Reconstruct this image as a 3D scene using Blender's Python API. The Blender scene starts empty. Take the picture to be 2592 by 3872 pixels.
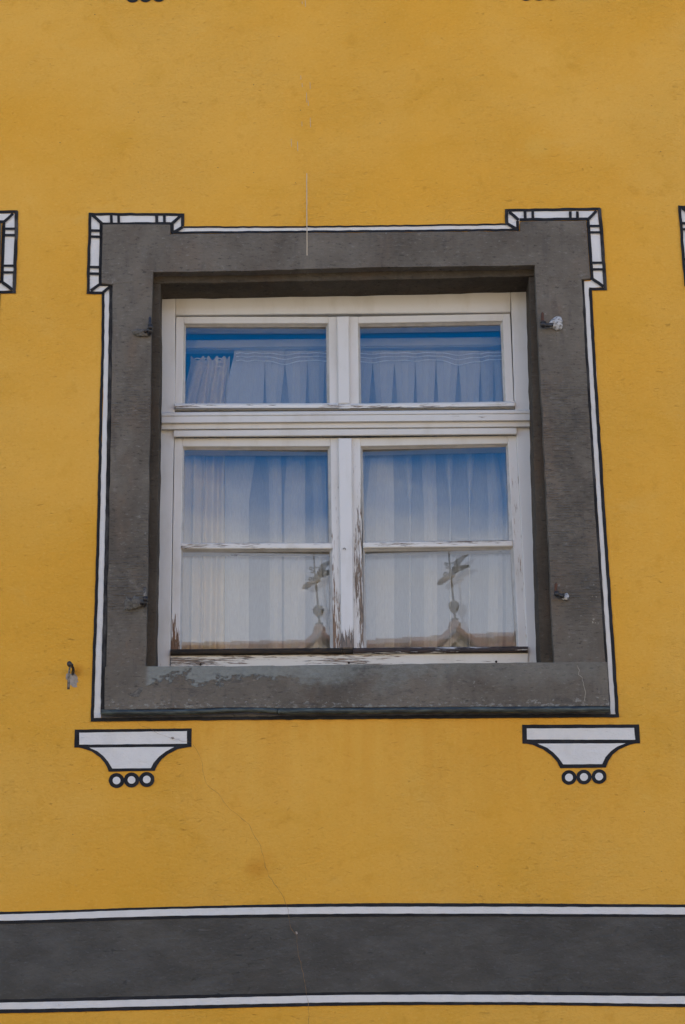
import bpy, bmesh, math, random
from mathutils import Vector, Matrix
random.seed(7)
R = math.radians
C = bpy.context.scene.collection
S = bpy.context.scene

# ------------------------------------------------------------------ camera
PITCH, YAW, ROLL = R(22.0035), R(1.353), R(-0.8772)
CAM = Vector((0, -7.45, 1.65))
FPX, PW, PH = 55 / 23.6 * 3872, 2592, 3872
FW = Vector((math.sin(YAW) * math.cos(PITCH), math.cos(YAW) * math.cos(PITCH), math.sin(PITCH)))
_r = Vector((math.cos(YAW), -math.sin(YAW), 0)); _u = _r.cross(FW)
RT = math.cos(ROLL) * _r + math.sin(ROLL) * _u
UP = math.cos(ROLL) * _u - math.sin(ROLL) * _r
cd = bpy.data.cameras.new("camera")
cd.sensor_fit = 'VERTICAL'; cd.sensor_height = 23.6; cd.lens = 55; cd.clip_start = 0.05; cd.clip_end = 500
cam = bpy.data.objects.new("camera", cd); C.objects.link(cam)
cam.matrix_world = Matrix(((RT.x, UP.x, -FW.x, CAM.x), (RT.y, UP.y, -FW.y, CAM.y), (RT.z, UP.z, -FW.z, CAM.z), (0, 0, 0, 1)))
S.camera = cam


def at(px, py, depth=0.0):
    """survey point of the photograph on the plane lying `depth` metres behind the wall face"""
    d = FW * FPX + RT * (px - PW / 2) + UP * (PH / 2 - py)
    return CAM + d * ((depth - CAM.y) / d.y)


# ------------------------------------------------------------------ light
S.view_settings.view_transform = 'Standard'; S.view_settings.look = 'None'
S.view_settings.exposure = 1.24; S.view_settings.gamma = 1.0
S.view_settings.use_curve_mapping = False
S.render.engine = 'CYCLES'
S.cycles.use_denoising = True; S.cycles.use_adaptive_sampling = True; S.cycles.adaptive_threshold = 0.004; S.cycles.time_limit = 840
S.cycles.max_bounces = 10; S.cycles.transparent_max_bounces = 24; S.cycles.glossy_bounces = 6
S.cycles.diffuse_bounces = 5
SUN_EL, SUN_AZ = R(42), R(25)          # the sun stands behind the house: its street front is in shade
wd = bpy.data.worlds.new("World"); S.world = wd; wd.use_nodes = True
wn = wd.node_tree.nodes; wl = wd.node_tree.links
for n in list(wn): wn.remove(n)
wo = wn.new('ShaderNodeOutputWorld'); bg = wn.new('ShaderNodeBackground'); bg.inputs[1].default_value = 0.10
wl.new(bg.outputs[0], wo.inputs[0])
sky = wn.new('ShaderNodeTexSky'); sky.sky_type = 'NISHITA'; sky.sun_disc = False
sky.sun_elevation = SUN_EL; sky.sun_rotation = SUN_AZ; sky.air_density = 1.0; sky.dust_density = 0.6
tc = wn.new('ShaderNodeTexCoord')
sep = wn.new('ShaderNodeSeparateXYZ'); wl.new(tc.outputs['Generated'], sep.inputs[0])


def wmath(op, a, b=None):
    m = wn.new('ShaderNodeMath'); m.operation = op
    for i, v in enumerate((a, b)):
        if v is None: continue
        if isinstance(v, (int, float)): m.inputs[i].default_value = v
        else: wl.new(v, m.inputs[i])
    return m.outputs[0]


mp = wn.new('ShaderNodeMapping'); wl.new(tc.outputs['Generated'], mp.inputs[0]); mp.inputs['Scale'].default_value = (1, 1, 2.2)
mp.inputs['Location'].default_value = (0.37, 0.0, 0.0)
cn = wn.new('ShaderNodeTexNoise'); cn.inputs['Scale'].default_value = 7.0; cn.inputs['Detail'].default_value = 7; cn.inputs['Roughness'].default_value = 0.52
wl.new(mp.outputs[0], cn.inputs['Vector'])
# cumulus bank that thins out with height, the same all round the horizon
bias = wmath('MULTIPLY', wmath('SUBTRACT', 0.384, sep.outputs['Z']), 8.0)
cl = wmath('ADD', cn.outputs[0], bias)
mr = wn.new('ShaderNodeMapRange'); mr.interpolation_type = 'SMOOTHSTEP'; wl.new(cl, mr.inputs[0])
mr.inputs[1].default_value = 0.46; mr.inputs[2].default_value = 0.72; mr.inputs[3].default_value = 0.0; mr.inputs[4].default_value = 0.54
# thin high veil
cn2 = wn.new('ShaderNodeTexNoise'); cn2.inputs['Scale'].default_value = 2.0; cn2.inputs['Detail'].default_value = 4
wl.new(mp.outputs[0], cn2.inputs['Vector'])
mr2 = wn.new('ShaderNodeMapRange'); wl.new(cn2.outputs[0], mr2.inputs[0])
mr2.inputs[1].default_value = 0.45; mr2.inputs[2].default_value = 0.85; mr2.inputs[3].default_value = 0.0; mr2.inputs[4].default_value = 0.32
cov = wmath('MAXIMUM', mr.outputs[0], mr2.outputs[0])
mx = wn.new('ShaderNodeMix'); mx.data_type = 'RGBA'
hs = wn.new('ShaderNodeHueSaturation'); hs.inputs['Hue'].default_value = 0.505; hs.inputs['Saturation'].default_value = 1.58; hs.inputs['Value'].default_value = 1.55
wl.new(sky.outputs[0], hs.inputs['Color'])
wl.new(cov, mx.inputs['Factor']); wl.new(hs.outputs[0], mx.inputs['A']); mx.inputs['B'].default_value = (11.5, 11.1, 10.7, 1)
wl.new(mx.outputs['Result'], bg.inputs[0])

sl = bpy.data.lights.new("sun", 'SUN'); sl.energy = 4.8; sl.angle = R(0.53); sl.color = (1, 0.95, 0.87)
sun = bpy.data.objects.new("sun", sl); C.objects.link(sun)
sdir = Vector((math.sin(SUN_AZ) * math.cos(SUN_EL), math.cos(SUN_AZ) * math.cos(SUN_EL), math.sin(SUN_EL)))
sun.location = sdir * 60; sun.rotation_euler = sdir.to_track_quat('Z', 'Y').to_euler()


# ------------------------------------------------------------------ material helpers
class NT:
    def __init__(s, name):
        s.m = bpy.data.materials.new(name); s.m.use_nodes = True
        s.t = s.m.node_tree; s.n = s.t.nodes; s.l = s.t.links
        for x in list(s.n): s.n.remove(x)
        s.out = s.n.new('ShaderNodeOutputMaterial')
        s._pos = None

    def put(s, node, key, v):
        if v is None: return
        i = node.inputs[key]
        if hasattr(v, 'is_output'): s.l.new(v, i)
        elif isinstance(v, tuple) and len(v) == 3 and i.type == 'RGBA': i.default_value = (*v, 1)
        else: i.default_value = v

    def nd(s, typ, props=None, **inp):
        n = s.n.new('ShaderNode' + typ)
        for k, v in (props or {}).items(): setattr(n, k, v)
        for k, v in inp.items(): s.put(n, k.replace('_', ' '), v)
        return n

    def pos(s, scale=(1, 1, 1), loc=(0, 0, 0)):
        if s._pos is None: s._pos = s.n.new('ShaderNodeNewGeometry').outputs['Position']
        return s.nd('Mapping', None, Vector=s._pos, Scale=scale, Location=loc).outputs[0]

    def xyz(s):
        s.pos()
        n = s.nd('SeparateXYZ', None, Vector=s._pos)
        return n.outputs

    def noise(s, vec, scale, detail=4.0, rough=0.55, dist=0.0):
        return s.nd('TexNoise', None, Vector=vec, Scale=scale, Detail=detail, Roughness=rough, Distortion=dist).outputs[0]

    def rng(s, v, a, b, c=0.0, d=1.0, smooth=True):
        n = s.n.new('ShaderNodeMapRange'); n.interpolation_type = 'SMOOTHSTEP' if smooth else 'LINEAR'
        for i, x in enumerate((v, a, b, c, d)): s.put(n, i, x)
        return n.outputs[0]

    def mth(s, op, a, b=None):
        n = s.n.new('ShaderNodeMath'); n.operation = op
        s.put(n, 0, a); s.put(n, 1, b)
        return n.outputs[0]

    def mix(s, f, a, b, mode='MIX'):
        n = s.n.new('ShaderNodeMix'); n.data_type = 'RGBA'; n.blend_type = mode
        s.put(n, 'Factor', f); s.put(n, 6, a); s.put(n, 7, b)
        return n.outputs[2]

    def bump(s, h, strength, dist, normal=None):
        n = s.nd('Bump', None, Height=h, Strength=strength, Distance=dist)
        if normal is not None: s.l.new(normal, n.inputs['Normal'])
        return n.outputs[0]

    def done(s, color, rough=0.8, normal=None, spec=0.3, metallic=0.0):
        b = s.nd('BsdfPrincipled', None, Base_Color=color, Roughness=rough, Metallic=metallic)
        s.put(b, 'Specular IOR Level', spec)
        if normal is not None: s.l.new(normal, b.inputs['Normal'])
        s.l.new(b.outputs[0], s.out.inputs[0])
        return s.m


def plaster_relief(t, amount=1.0):
    """old lime render: floated undulation, sandy grain, short trowel drags and a few pits"""
    lo = t.noise(t.pos(), 3.5, 3, 0.5)
    mid = t.noise(t.pos((1, 1, 1.7)), 26, 5, 0.6, 0.6)
    fine = t.noise(t.pos((1, 1, 1.5)), 95, 4, 0.65, 0.4)
    grain = t.noise(t.pos(), 260, 3, 0.6)
    region = t.rng(t.noise(t.pos(), 1.7, 3), 0.35, 0.65, 0.35, 1.0)
    drag = t.rng(t.noise(t.pos((1, 1, 2.6), (3, 0, 1)), 42, 4, 0.6, 1.2), 0.64, 0.75)
    h = t.mth('MULTIPLY', lo, 2.0)
    h = t.mth('ADD', h, t.mth('MULTIPLY', mid, t.mth('MULTIPLY', region, 0.55)))
    h = t.mth('ADD', h, t.mth('MULTIPLY', fine, t.mth('MULTIPLY', region, 0.42)))
    h = t.mth('ADD', h, t.mth('MULTIPLY', grain, 0.10))
    h = t.mth('SUBTRACT', h, t.mth('MULTIPLY', drag, t.mth('MULTIPLY', region, 0.28)))
    return t.bump(h, 0.9 * amount, 0.012), drag, fine


def mat_ochre():
    t = NT("ochre_plaster")
    nor, drag, fine = plaster_relief(t)
    a = t.noise(t.pos(), 0.9, 5, 0.55, 0.4)
    b = t.noise(t.pos((1, 1, 1.3), (5, 0, 2)), 3.6, 6, 0.62, 0.6)
    c = t.noise(t.pos(), 14, 5, 0.6)
    col = t.mix(t.rng(a, 0.36, 0.64), (0.700, 0.348, 0.038), (0.722, 0.388, 0.064))
    col = t.mix(t.rng(b, 0.50, 0.74, 0, 0.40), col, (0.615, 0.310, 0.024))
    col = t.mix(t.rng(b, 0.22, 0.42, 0.28, 0), col, (0.705, 0.440, 0.115))
    col = t.mix(t.rng(c, 0.56, 0.72, 0, 0.35), col, (0.560, 0.268, 0.022))
    gs = t.noise(t.pos((1, 1, 1.5), (6, 6, 6)), 88, 3, 0.6)
    col = t.mix(t.rng(gs, 0.54, 0.72, 0, 0.30), col, (0.56, 0.262, 0.022))
    col = t.mix(t.rng(gs, 0.46, 0.30, 0, 0.28), col, (0.75, 0.45, 0.11))
    col = t.mix(t.mth('MULTIPLY', drag, 0.30), col, (0.48, 0.215, 0.03))
    # damp, saturated streaks that hang below the window bank
    X, Y, Z = t.xyz()
    run = t.noise(t.pos((7, 1, 0.9)), 2.2, 5, 0.6)
    zone = t.mth('MULTIPLY', t.rng(Z, 3.42, 3.93, 0, 1), t.rng(Z, 3.965, 3.985, 1, 0))
    zone = t.mth('MULTIPLY', zone, t.mth('MULTIPLY', t.rng(X, -0.62, -0.35), t.rng(X, 1.0, 1.15, 1, 0)))
    col = t.mix(t.mth('MULTIPLY', zone, t.rng(run, 0.38, 0.62, 0.05, 0.24)), col, (0.60, 0.235, 0.012))
    def spot(p, r0, r1, colr, k):
        nonlocal col
        d = t.nd('VectorMath', {'operation': 'DISTANCE'}); t.l.new(t._pos, d.inputs[0]); d.inputs[1].default_value = p
        dd = t.mth('ADD', d.outputs['Value'], t.mth('MULTIPLY', t.mth('SUBTRACT', c, 0.5), 0.06))
        col = t.mix(t.rng(dd, r0, r1, k, 0), col, colr)
    spot(at(966, 3290), 0.004, 0.05, (0.50, 0.19, 0.012), 0.40)
    spot(at(1000, 3255), 0.0, 0.06, (0.56, 0.24, 0.02), 0.3)
    spot(at(2030, 560), 0.01, 0.07, (0.70, 0.40, 0.07), 0.5)
    spot(at(290, 2535), 0.0, 0.03, (0.50, 0.17, 0.01), 0.7)
    return t.done(col, 0.92, nor, 0.2)


def mat_paint(name, base, alt, dirt=0.3, rough=0.8):
    t = NT(name)
    nor, drag, fine = plaster_relief(t, 0.8)
    n = t.noise(t.pos((1.6, 1, 1)), 9, 5, 0.6)
    g = t.noise(t.pos((2.5, 1, 1.0)), 60, 5, 0.65)
    col = t.mix(t.rng(n, 0.42, 0.72, 0, dirt), base, alt)
    col = t.mix(t.rng(g, 0.62, 0.74, 0, dirt), col, alt)
    return t.done(col, rough, nor, 0.25)


def mat_band():
    t = NT("grey_band_paint")
    nor, drag, fine = plaster_relief(t, 1.4)
    n = t.noise(t.pos((0.8, 1, 1.7)), 6.5, 7, 0.68, 0.2)
    g = t.noise(t.pos((0.6, 1, 3.0)), 22, 6, 0.7)
    s = t.noise(t.pos((0.8, 1, 1.6)), 62, 5, 0.75)
    col = t.mix(t.rng(n, 0.36, 0.68), (0.068, 0.062, 0.052), (0.097, 0.090, 0.077))
    col = t.mix(t.rng(g, 0.55, 0.75, 0, 0.6), col, (0.128, 0.126, 0.116))
    col = t.mix(t.rng(s, 0.56, 0.74, 0, 0.55), col, (0.155, 0.155, 0.15))
    return t.done(col, 0.85, nor, 0.25)


def mat_stone(name, chisel=0.0, pale=None, brown=0.5, tone=1.0):
    """dark sandstone; chisel = depth of the horizontal tooling; pale = (z_top, z_bottom) of scaled pale paint"""
    t = NT(name)
    X, Y, Z = t.xyz()
    a = t.noise(t.pos((1, 1, 0.8)), 4.5, 6, 0.62, 0.3)
    b = t.noise(t.pos((1.4, 1, 0.7), (2, 0, 5)), 7, 6, 0.62)
    f = t.noise(t.pos((0.8, 1, 2.0)), 58, 6, 0.74)
    g = t.noise(t.pos(), 260, 3, 0.6)
    s = t.noise(t.pos((2.2, 1, 0.35), (1, 3, 1)), 12, 5, 0.6)
    col = t.mix(t.rng(a, 0.25, 0.78), (0.096, 0.081, 0.063), (0.184, 0.159, 0.126))
    col = t.mix(t.rng(b, 0.46, 0.78, 0, brown), col, (0.165, 0.118, 0.082))
    col = t.mix(t.rng(s, 0.55, 0.72, 0, 0.35), col, (0.055, 0.052, 0.050))
    col = t.mix(t.rng(f, 0.56, 0.74, 0, 0.75), col, (0.270, 0.255, 0.225))
    col = t.mix(t.rng(f, 0.45, 0.30, 0, 0.85), col, (0.036, 0.033, 0.028))
    h = t.mth('ADD', t.mth('MULTIPLY', f, 0.5), t.mth('ADD', t.mth('MULTIPLY', g, 0.12), t.mth('MULTIPLY', b, 1.2)))
    # sparse white flecks
    v = t.noise(t.pos((1, 1, 1), (9, 1, 4)), 38, 5, 0.7)
    va = t.rng(t.noise(t.pos((1, 1, 1), (4, 4, 4)), 6, 3), 0.5, 0.68)
    col = t.mix(t.mth('MULTIPLY', va, t.rng(v, 0.64, 0.70, 0, 0.8)), col, (0.30, 0.30, 0.28))
    if chisel:
        w = t.nd('TexWave', {'wave_type': 'BANDS', 'bands_direction': 'Z'}, Vector=t.pos((0.25, 1, 1)), Scale=33.0, Distortion=1.6, Detail=3.0, Detail_Scale=3.0).outputs[1]
        reg = t.mth('MULTIPLY', t.rng(t.noise(t.pos((1, 1, 0.6), (7, 0, 0)), 4, 4), 0.36, 0.56), t.rng(Z, 5.05, 5.3, 1, 0))
        reg = t.mth('MULTIPLY', reg, t.rng(Z, 4.18, 4.35))
        reg = t.mth('MULTIPLY', reg, t.rng(t.noise(t.pos((1, 1, 3.0), (1, 2, 3)), 34, 4, 0.65), 0.42, 0.62, 0.0, 1))
        k = t.mth('MULTIPLY', w, reg)
        h = t.mth('ADD', h, t.mth('MULTIPLY', k, chisel))
        col = t.mix(t.mth('MULTIPLY', t.mth('SUBTRACT', 1.0, w), t.mth('MULTIPLY', reg, 0.34)), col, (0.045, 0.040, 0.035))
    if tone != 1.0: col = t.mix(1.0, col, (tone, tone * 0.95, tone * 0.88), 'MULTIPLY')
    if pale:
        q = t.noise(t.pos((1.0, 1, 1.0), (3.6, 0, 0)), 6.5, 3, 0.5, 0.3)
        q2 = t.noise(t.pos((1.0, 1, 1.6), (8, 0, 0)), 52, 7, 0.75, 0.2)
        zz = t.rng(Z, pale[1], pale[0], -0.52, 0.36, False)
        xx = t.mth('MULTIPLY', t.rng(X, at(545, 2600).x, at(570, 2600).x), t.rng(X, at(1150, 2600).x, at(2000, 2600).x, 1, 0.30))
        amt = t.mth('ADD', t.mth('ADD', t.mth('MULTIPLY', q, 1.45), t.mth('MULTIPLY', q2, 0.62)), zz)
        soft = t.rng(X, at(950, 2600).x, at(1250, 2600).x)
        mk = t.mth('ADD', t.mth('MULTIPLY', t.rng(amt, 1.04, 1.12), t.mth('SUBTRACT', 1.0, soft)), t.mth('MULTIPLY', t.rng(amt, 0.85, 1.45), soft))
        mk = t.mth('MULTIPLY', mk, xx)
        col = t.mix(t.mth('MULTIPLY', mk, 0.85), col, t.mix(q2, (0.12, 0.13, 0.115), (0.32, 0.33, 0.30)))
        h = t.mth('ADD', h, t.mth('MULTIPLY', mk, 0.25))
        ed = t.rng(Z, pale[1] - 0.004, pale[1] + 0.05, 0.12, 0, False)
        lo = t.mth('MULTIPLY', t.rng(t.mth('ADD', q2, ed), 0.62, 0.70), t.rng(Z, pale[1] + 0.02, pale[1] + 0.06, 1, 0))
        col = t.mix(t.mth('MULTIPLY', lo, 0.65), col, (0.31, 0.31, 0.28))
        dk = t.rng(t.noise(t.pos((1, 1, 2.5), (2, 2, 2)), 7, 6, 0.7), 0.56, 0.66, 0, 0.55)
        col = t.mix(dk, col, (0.055, 0.052, 0.050))
    return t.done(col, 0.9, t.bump(h, 1.0, 0.009), 0.25)


def mat_wood(name, grain, wear, z_hi=None, z_lo=None, zb=0.075, bare=(0.105, 0.092, 0.080), tint=(0.597, 0.577, 0.543), shift=0.0):
    """oil paint on softwood, flaking along the grain; wear 0 none .. 1 nearly all gone; more of it towards z_lo if given"""
    t = NT(name)
    X, Y, Z = t.xyz()
    sc = (20, 60, 330) if grain == 'h' else (330, 60, 20)
    s2 = (2.4, 9, 26) if grain == 'h' else (26, 9, 2.4)
    s3 = (34, 60, 420) if grain == 'h' else (420, 60, 34)
    p = t.noise(t.pos(sc, (shift, shift, 0)), 1.0, 4, 0.62, 0.3)
    r = t.noise(t.pos(s2, (shift * 2, 0, shift)), 1.0, 4, 0.6)
    fl = t.noise(t.pos(s3), 1.0, 3, 0.6)
    amt = t.mth('ADD', t.mth('MULTIPLY', p, 0.5), t.mth('ADD', t.mth('MULTIPLY', r, 0.62), t.mth('MULTIPLY', fl, 0.12)))
    thr = 0.985 - wear * 0.70
    if z_hi is not None:
        thr = t.rng(Z, z_lo, z_hi, thr - zb, thr + 0.06, False)
    mk = t.rng(t.mth('SUBTRACT', amt, thr), -0.006, 0.012)
    dn = t.noise(t.pos((3, 3, 1.2), (shift, 0, 0)), 4, 5, 0.6)
    gr = t.noise(t.pos(), 140, 3, 0.6)
    col = t.mix(t.rng(dn, 0.45, 0.75, 0, 0.55), tint, (tint[0] * 0.80, tint[1] * 0.77, tint[2] * 0.70))
    col = t.mix(t.rng(gr, 0.6, 0.75, 0, 0.25), col, (0.40, 0.37, 0.32))
    # hairline dirt at the lip of each flake
    rim = t.rng(t.mth('SUBTRACT', amt, thr), -0.035, 0.0, 0, 0.4)
    col = t.mix(rim, col, (0.36, 0.32, 0.27))
    bc = t.mix(t.rng(fl, 0.35, 0.65), bare, (bare[0] * 2.2 + 0.02, bare[1] * 1.9 + 0.01, bare[2] * 1.7))
    col = t.mix(mk, col, bc)
    h = t.mth('SUBTRACT', t.mth('MULTIPLY', fl, 0.14), t.mth('MULTIPLY', mk, 0.5))
    rough = t.mix(mk, (0.5, 0.5, 0.5), (0.9, 0.9, 0.9))
    return t.done(col, rough, t.bump(h, 0.7, 0.0015), 0.3)


def mat_simple(name, col, col2=None, scale=20, rough=0.7, spec=0.3, metallic=0.0, bmp=0.0, stretch=(1, 1, 1)):
    t = NT(name)
    n = t.noise(t.pos(stretch), scale, 5, 0.6)
    c = t.mix(t.rng(n, 0.38, 0.66), col, col2 or tuple(x * 0.7 for x in col))
    return t.done(c, rough, t.bump(n, 0.6, bmp) if bmp else None, spec, metallic)


def mat_glass(name, ior, dust):
    t = NT(name)
    fr = t.nd('Fresnel', None, IOR=ior).outputs[0]
    tr = t.nd('BsdfTransparent', None, Color=(0.97, 0.98, 0.975)).outputs[0]
    wav = t.bump(t.noise(t.pos((1, 1, 1)), 2.6, 1, 0.4), 0.035, 0.003)
    gl = t.nd('BsdfGlossy', None, Color=(1, 1, 1), Roughness=0.004)
    t.l.new(wav, gl.inputs['Normal'])
    m1 = t.nd('MixShader'); t.l.new(fr, m1.inputs[0]); t.l.new(tr, m1.inputs[1]); t.l.new(gl.outputs[0], m1.inputs[2])
    if dust:
        n = t.noise(t.pos(), 240, 3, 0.75); n2 = t.noise(t.pos((1, 1, 0.8)), 5, 4, 0.6)
        Z = t.xyz()[2]
        k = t.mth('MULTIPLY', t.rng(n, 0.38, 0.66, 0.3, 1.0), t.rng(n2, 0.3, 0.7, 0.6, 1.0))
        k = t.mth('MULTIPLY', k, t.rng(Z, 4.1, 5.1, dust, dust * 0.25))
        df = t.nd('BsdfDiffuse', None, Color=(0.55, 0.54, 0.52)).outputs[0]
        m2 = t.nd('MixShader'); t.l.new(k, m2.inputs[0]); t.l.new(m1.outputs[0], m2.inputs[1]); t.l.new(df, m2.inputs[2])
        m1 = m2
    t.l.new(m1.outputs[0], t.out.inputs[0])
    return t.m


def mat_cloth(name, col, clear, trans=0.5):
    t = NT(name)
    wv = t.noise(t.pos((1, 1, 0.05)), 700, 2, 0.5)
    c = t.mix(t.rng(wv, 0.3, 0.7), col, tuple(x * 0.86 for x in col))
    d = t.nd('BsdfDiffuse', None, Color=c).outputs[0]
    tl = t.nd('BsdfTranslucent', None, Color=c).outputs[0]
    m1 = t.nd('MixShader'); m1.inputs[0].default_value = trans
    t.l.new(d, m1.inputs[1]); t.l.new(tl, m1.inputs[2])
    m2 = t.nd('MixShader'); m2.inputs[0].default_value = clear
    tr = t.nd('BsdfTransparent', None, Color=(1, 1, 1)).outputs[0]
    t.l.new(m1.outputs[0], m2.inputs[1]); t.l.new(tr, m2.inputs[2])
    t.l.new(m2.outputs[0], t.out.inputs[0])
    return t.m


SILL_T, SILL_B = at(1300, 2515).z, at(1300, 2680).z
M = dict(
    ochre=mat_ochre(),
    white=mat_paint("white_line_paint", (0.67, 0.645, 0.605), (0.52, 0.50, 0.455), 0.30),
    black=mat_paint("black_line_paint", (0.012, 0.012, 0.013), (0.034, 0.034, 0.036), 0.55, 0.75),
    black_worn=mat_paint("worn_black_line_paint", (0.016, 0.015, 0.015), (0.10, 0.095, 0.09), 0.75, 0.8),
    band=mat_band(),
    rebate=mat_stone("shaded_rebate_sandstone", 0.0, None, 0.8, 0.50),  # same sandstone, recess shade of soffit and reveals put into its tone
    jamb=mat_stone("tooled_sandstone", 0.34, None, 0.75),
    lintel=mat_stone("smooth_sandstone", 0.0, None, 0.4),
    sill=mat_stone("flaking_sandstone", 0.0, (SILL_T, SILL_B), 0.3),
    wv=mat_wood("white_paint_upright", 'v', 0.18, tint=(0.612, 0.597, 0.567)),
    wh=mat_wood("white_paint_level", 'h', 0.22, tint=(0.586, 0.565, 0.524)),
    wvp=mat_wood("flaking_paint_upright", 'v', 0.395, 5.15, 4.2, tint=(0.622, 0.607, 0.576), shift=1.3),
    wvo=mat_wood("frame_paint_upright", 'v', 0.27, 4.29, 4.165, 0.13, tint=(0.622, 0.607, 0.576), shift=6.3),
    wvq=mat_wood("lightly_flaking_upright", 'v', 0.345, 5.6, 3.4, bare=(0.16, 0.115, 0.085), tint=(0.622, 0.607, 0.576), shift=9.1),
    wvc=mat_wood("cover_strip_paint", 'v', 0.30, 4.335, 4.235, 0.21, bare=(0.10, 0.092, 0.085), tint=(0.632, 0.617, 0.591), shift=12.4),
    wvl=mat_wood("bottom_flaked_upright", 'v', 0.29, 4.42, 4.225, 0.22, bare=(0.09, 0.06, 0.042), tint=(0.622, 0.607, 0.576), shift=15.2),
    wvr=mat_wood("streaky_flaking_upright", 'v', 0.40, 5.1, 4.2, bare=(0.12, 0.09, 0.07), tint=(0.622, 0.607, 0.576), shift=23.4),
    whp=mat_wood("flaking_paint_level", 'h', 0.395, tint=(0.653, 0.632, 0.591), shift=2.1),
    whb=mat_wood("flaking_bottom_rail_paint", 'h', 0.43, tint=(0.612, 0.577, 0.510), shift=4.4),
    whd=mat_wood("weathered_bare_wood", 'h', 0.80, bare=(0.012, 0.011, 0.010), shift=3.0),
    whm=mat_wood("half_flaked_wood", 'h', 0.60, bare=(0.022, 0.020, 0.022), shift=5.0),
    bead=mat_simple("putty_bead", (0.50, 0.485, 0.46), (0.40, 0.38, 0.35), 18, 0.6),
    gap=mat_simple("drain_hole_shade", (0.02, 0.018, 0.016), (0.04, 0.03, 0.025), 20, 0.9),  # shade inside the drain holes, put into the colour
    glass=mat_glass("window_glass", 1.84, 0.025),
    glass2=mat_glass("inner_window_glass", 1.58, 0.0),
    net=mat_cloth("net_cloth", (0.95, 0.95, 0.945), 0.60, 0.08),
    tape=mat_cloth("tape_cloth", (0.95, 0.95, 0.94), 0.15, 0.3),
    drape=mat_cloth("beige_cloth", (0.80, 0.71, 0.53), 0.02, 0.08),
    rail=mat_simple("rail_paint", (0.62, 0.62, 0.60), (0.55, 0.55, 0.54), 6, 0.5),
    iron=mat_simple("wrought_iron", (0.020, 0.020, 0.022), (0.045, 0.040, 0.038), 120, 0.42, 0.5, 0.3, 0.001),
    rust=mat_simple("rusty_iron", (0.110, 0.045, 0.022), (0.055, 0.032, 0.024), 150, 0.8, 0.3, 0.0, 0.001),
    worn_iron=mat_simple("worn_iron", (0.24, 0.21, 0.17), (0.05, 0.045, 0.04), 90, 0.6, 0.4, 0.2, 0.001),
    mortar=mat_simple("hinge_mortar", (0.15, 0.138, 0.118), (0.08, 0.074, 0.064), 110, 0.95, 0.2, 0.0, 0.004),
    lead=mat_simple("lead_caulk", (0.50, 0.49, 0.47), (0.13, 0.125, 0.115), 95, 0.6, 0.4, 0.0, 0.006),
    drip=mat_simple("patinated_sheet", (0.018, 0.024, 0.024), (0.070, 0.088, 0.080), 45, 0.5, 0.5, 0.2, 0.001, (0.5, 1, 3)),
    bareplaster=mat_simple("bare_plaster", (0.36, 0.31, 0.26), (0.27, 0.23, 0.19), 70, 0.95, 0.2, 0.0, 0.003),
    crack=mat_simple("crack_shade", (0.27, 0.155, 0.06), (0.17, 0.10, 0.045), 40, 0.95),  # flat brown; the shade inside cracks and pits is put into the colour
    crackpale=mat_simple("crack_lime", (0.33, 0.30, 0.24), (0.22, 0.20, 0.16), 60, 0.95),
    limewash=mat_simple("lime_splash", (0.50, 0.42, 0.31), (0.46, 0.36, 0.23), 30, 0.9),
    room=mat_simple("room_wall_paint", (0.42, 0.40, 0.37), (0.40, 0.38, 0.35), 2, 0.9),
    tile=mat_simple("clay_roof_tile", (0.19, 0.088, 0.065), (0.12, 0.06, 0.048), 3.0, 0.85, 0.2, 0.0, 0.01),
    ridge=mat_simple("weathered_ridge_tile", (0.17, 0.098, 0.082), (0.12, 0.078, 0.068), 2.0, 0.85),
    cream=mat_simple("cream_board_paint", (0.34, 0.29, 0.23), (0.28, 0.24, 0.19), 4, 0.7),
    dark_board=mat_simple("dark_gable_boards", (0.05, 0.045, 0.045), (0.08, 0.07, 0.065), 6, 0.8),
    facade=mat_simple("pale_house_plaster", (0.74, 0.57, 0.34), (0.68, 0.51, 0.29), 2, 0.9),
    copper=mat_simple("verdigris_copper", (0.030, 0.036, 0.036), (0.020, 0.024, 0.024), 15, 0.6, 0.4, 0.3),
    gilt=mat_simple("gilded_copper", (0.16, 0.11, 0.05), (0.12, 0.08, 0.04), 15, 0.4, 0.5, 0.6),
    asphalt=mat_simple("street_paving", (0.24, 0.215, 0.18), (0.18, 0.16, 0.135), 4, 0.9, 0.2, 0.0, 0.01),
)

# ------------------------------------------------------------------ object helpers


def worigin(o):
    v = Vector((0, 0, 0))
    while o is not None:
        v += o.location; o = o.parent
    return v


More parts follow.
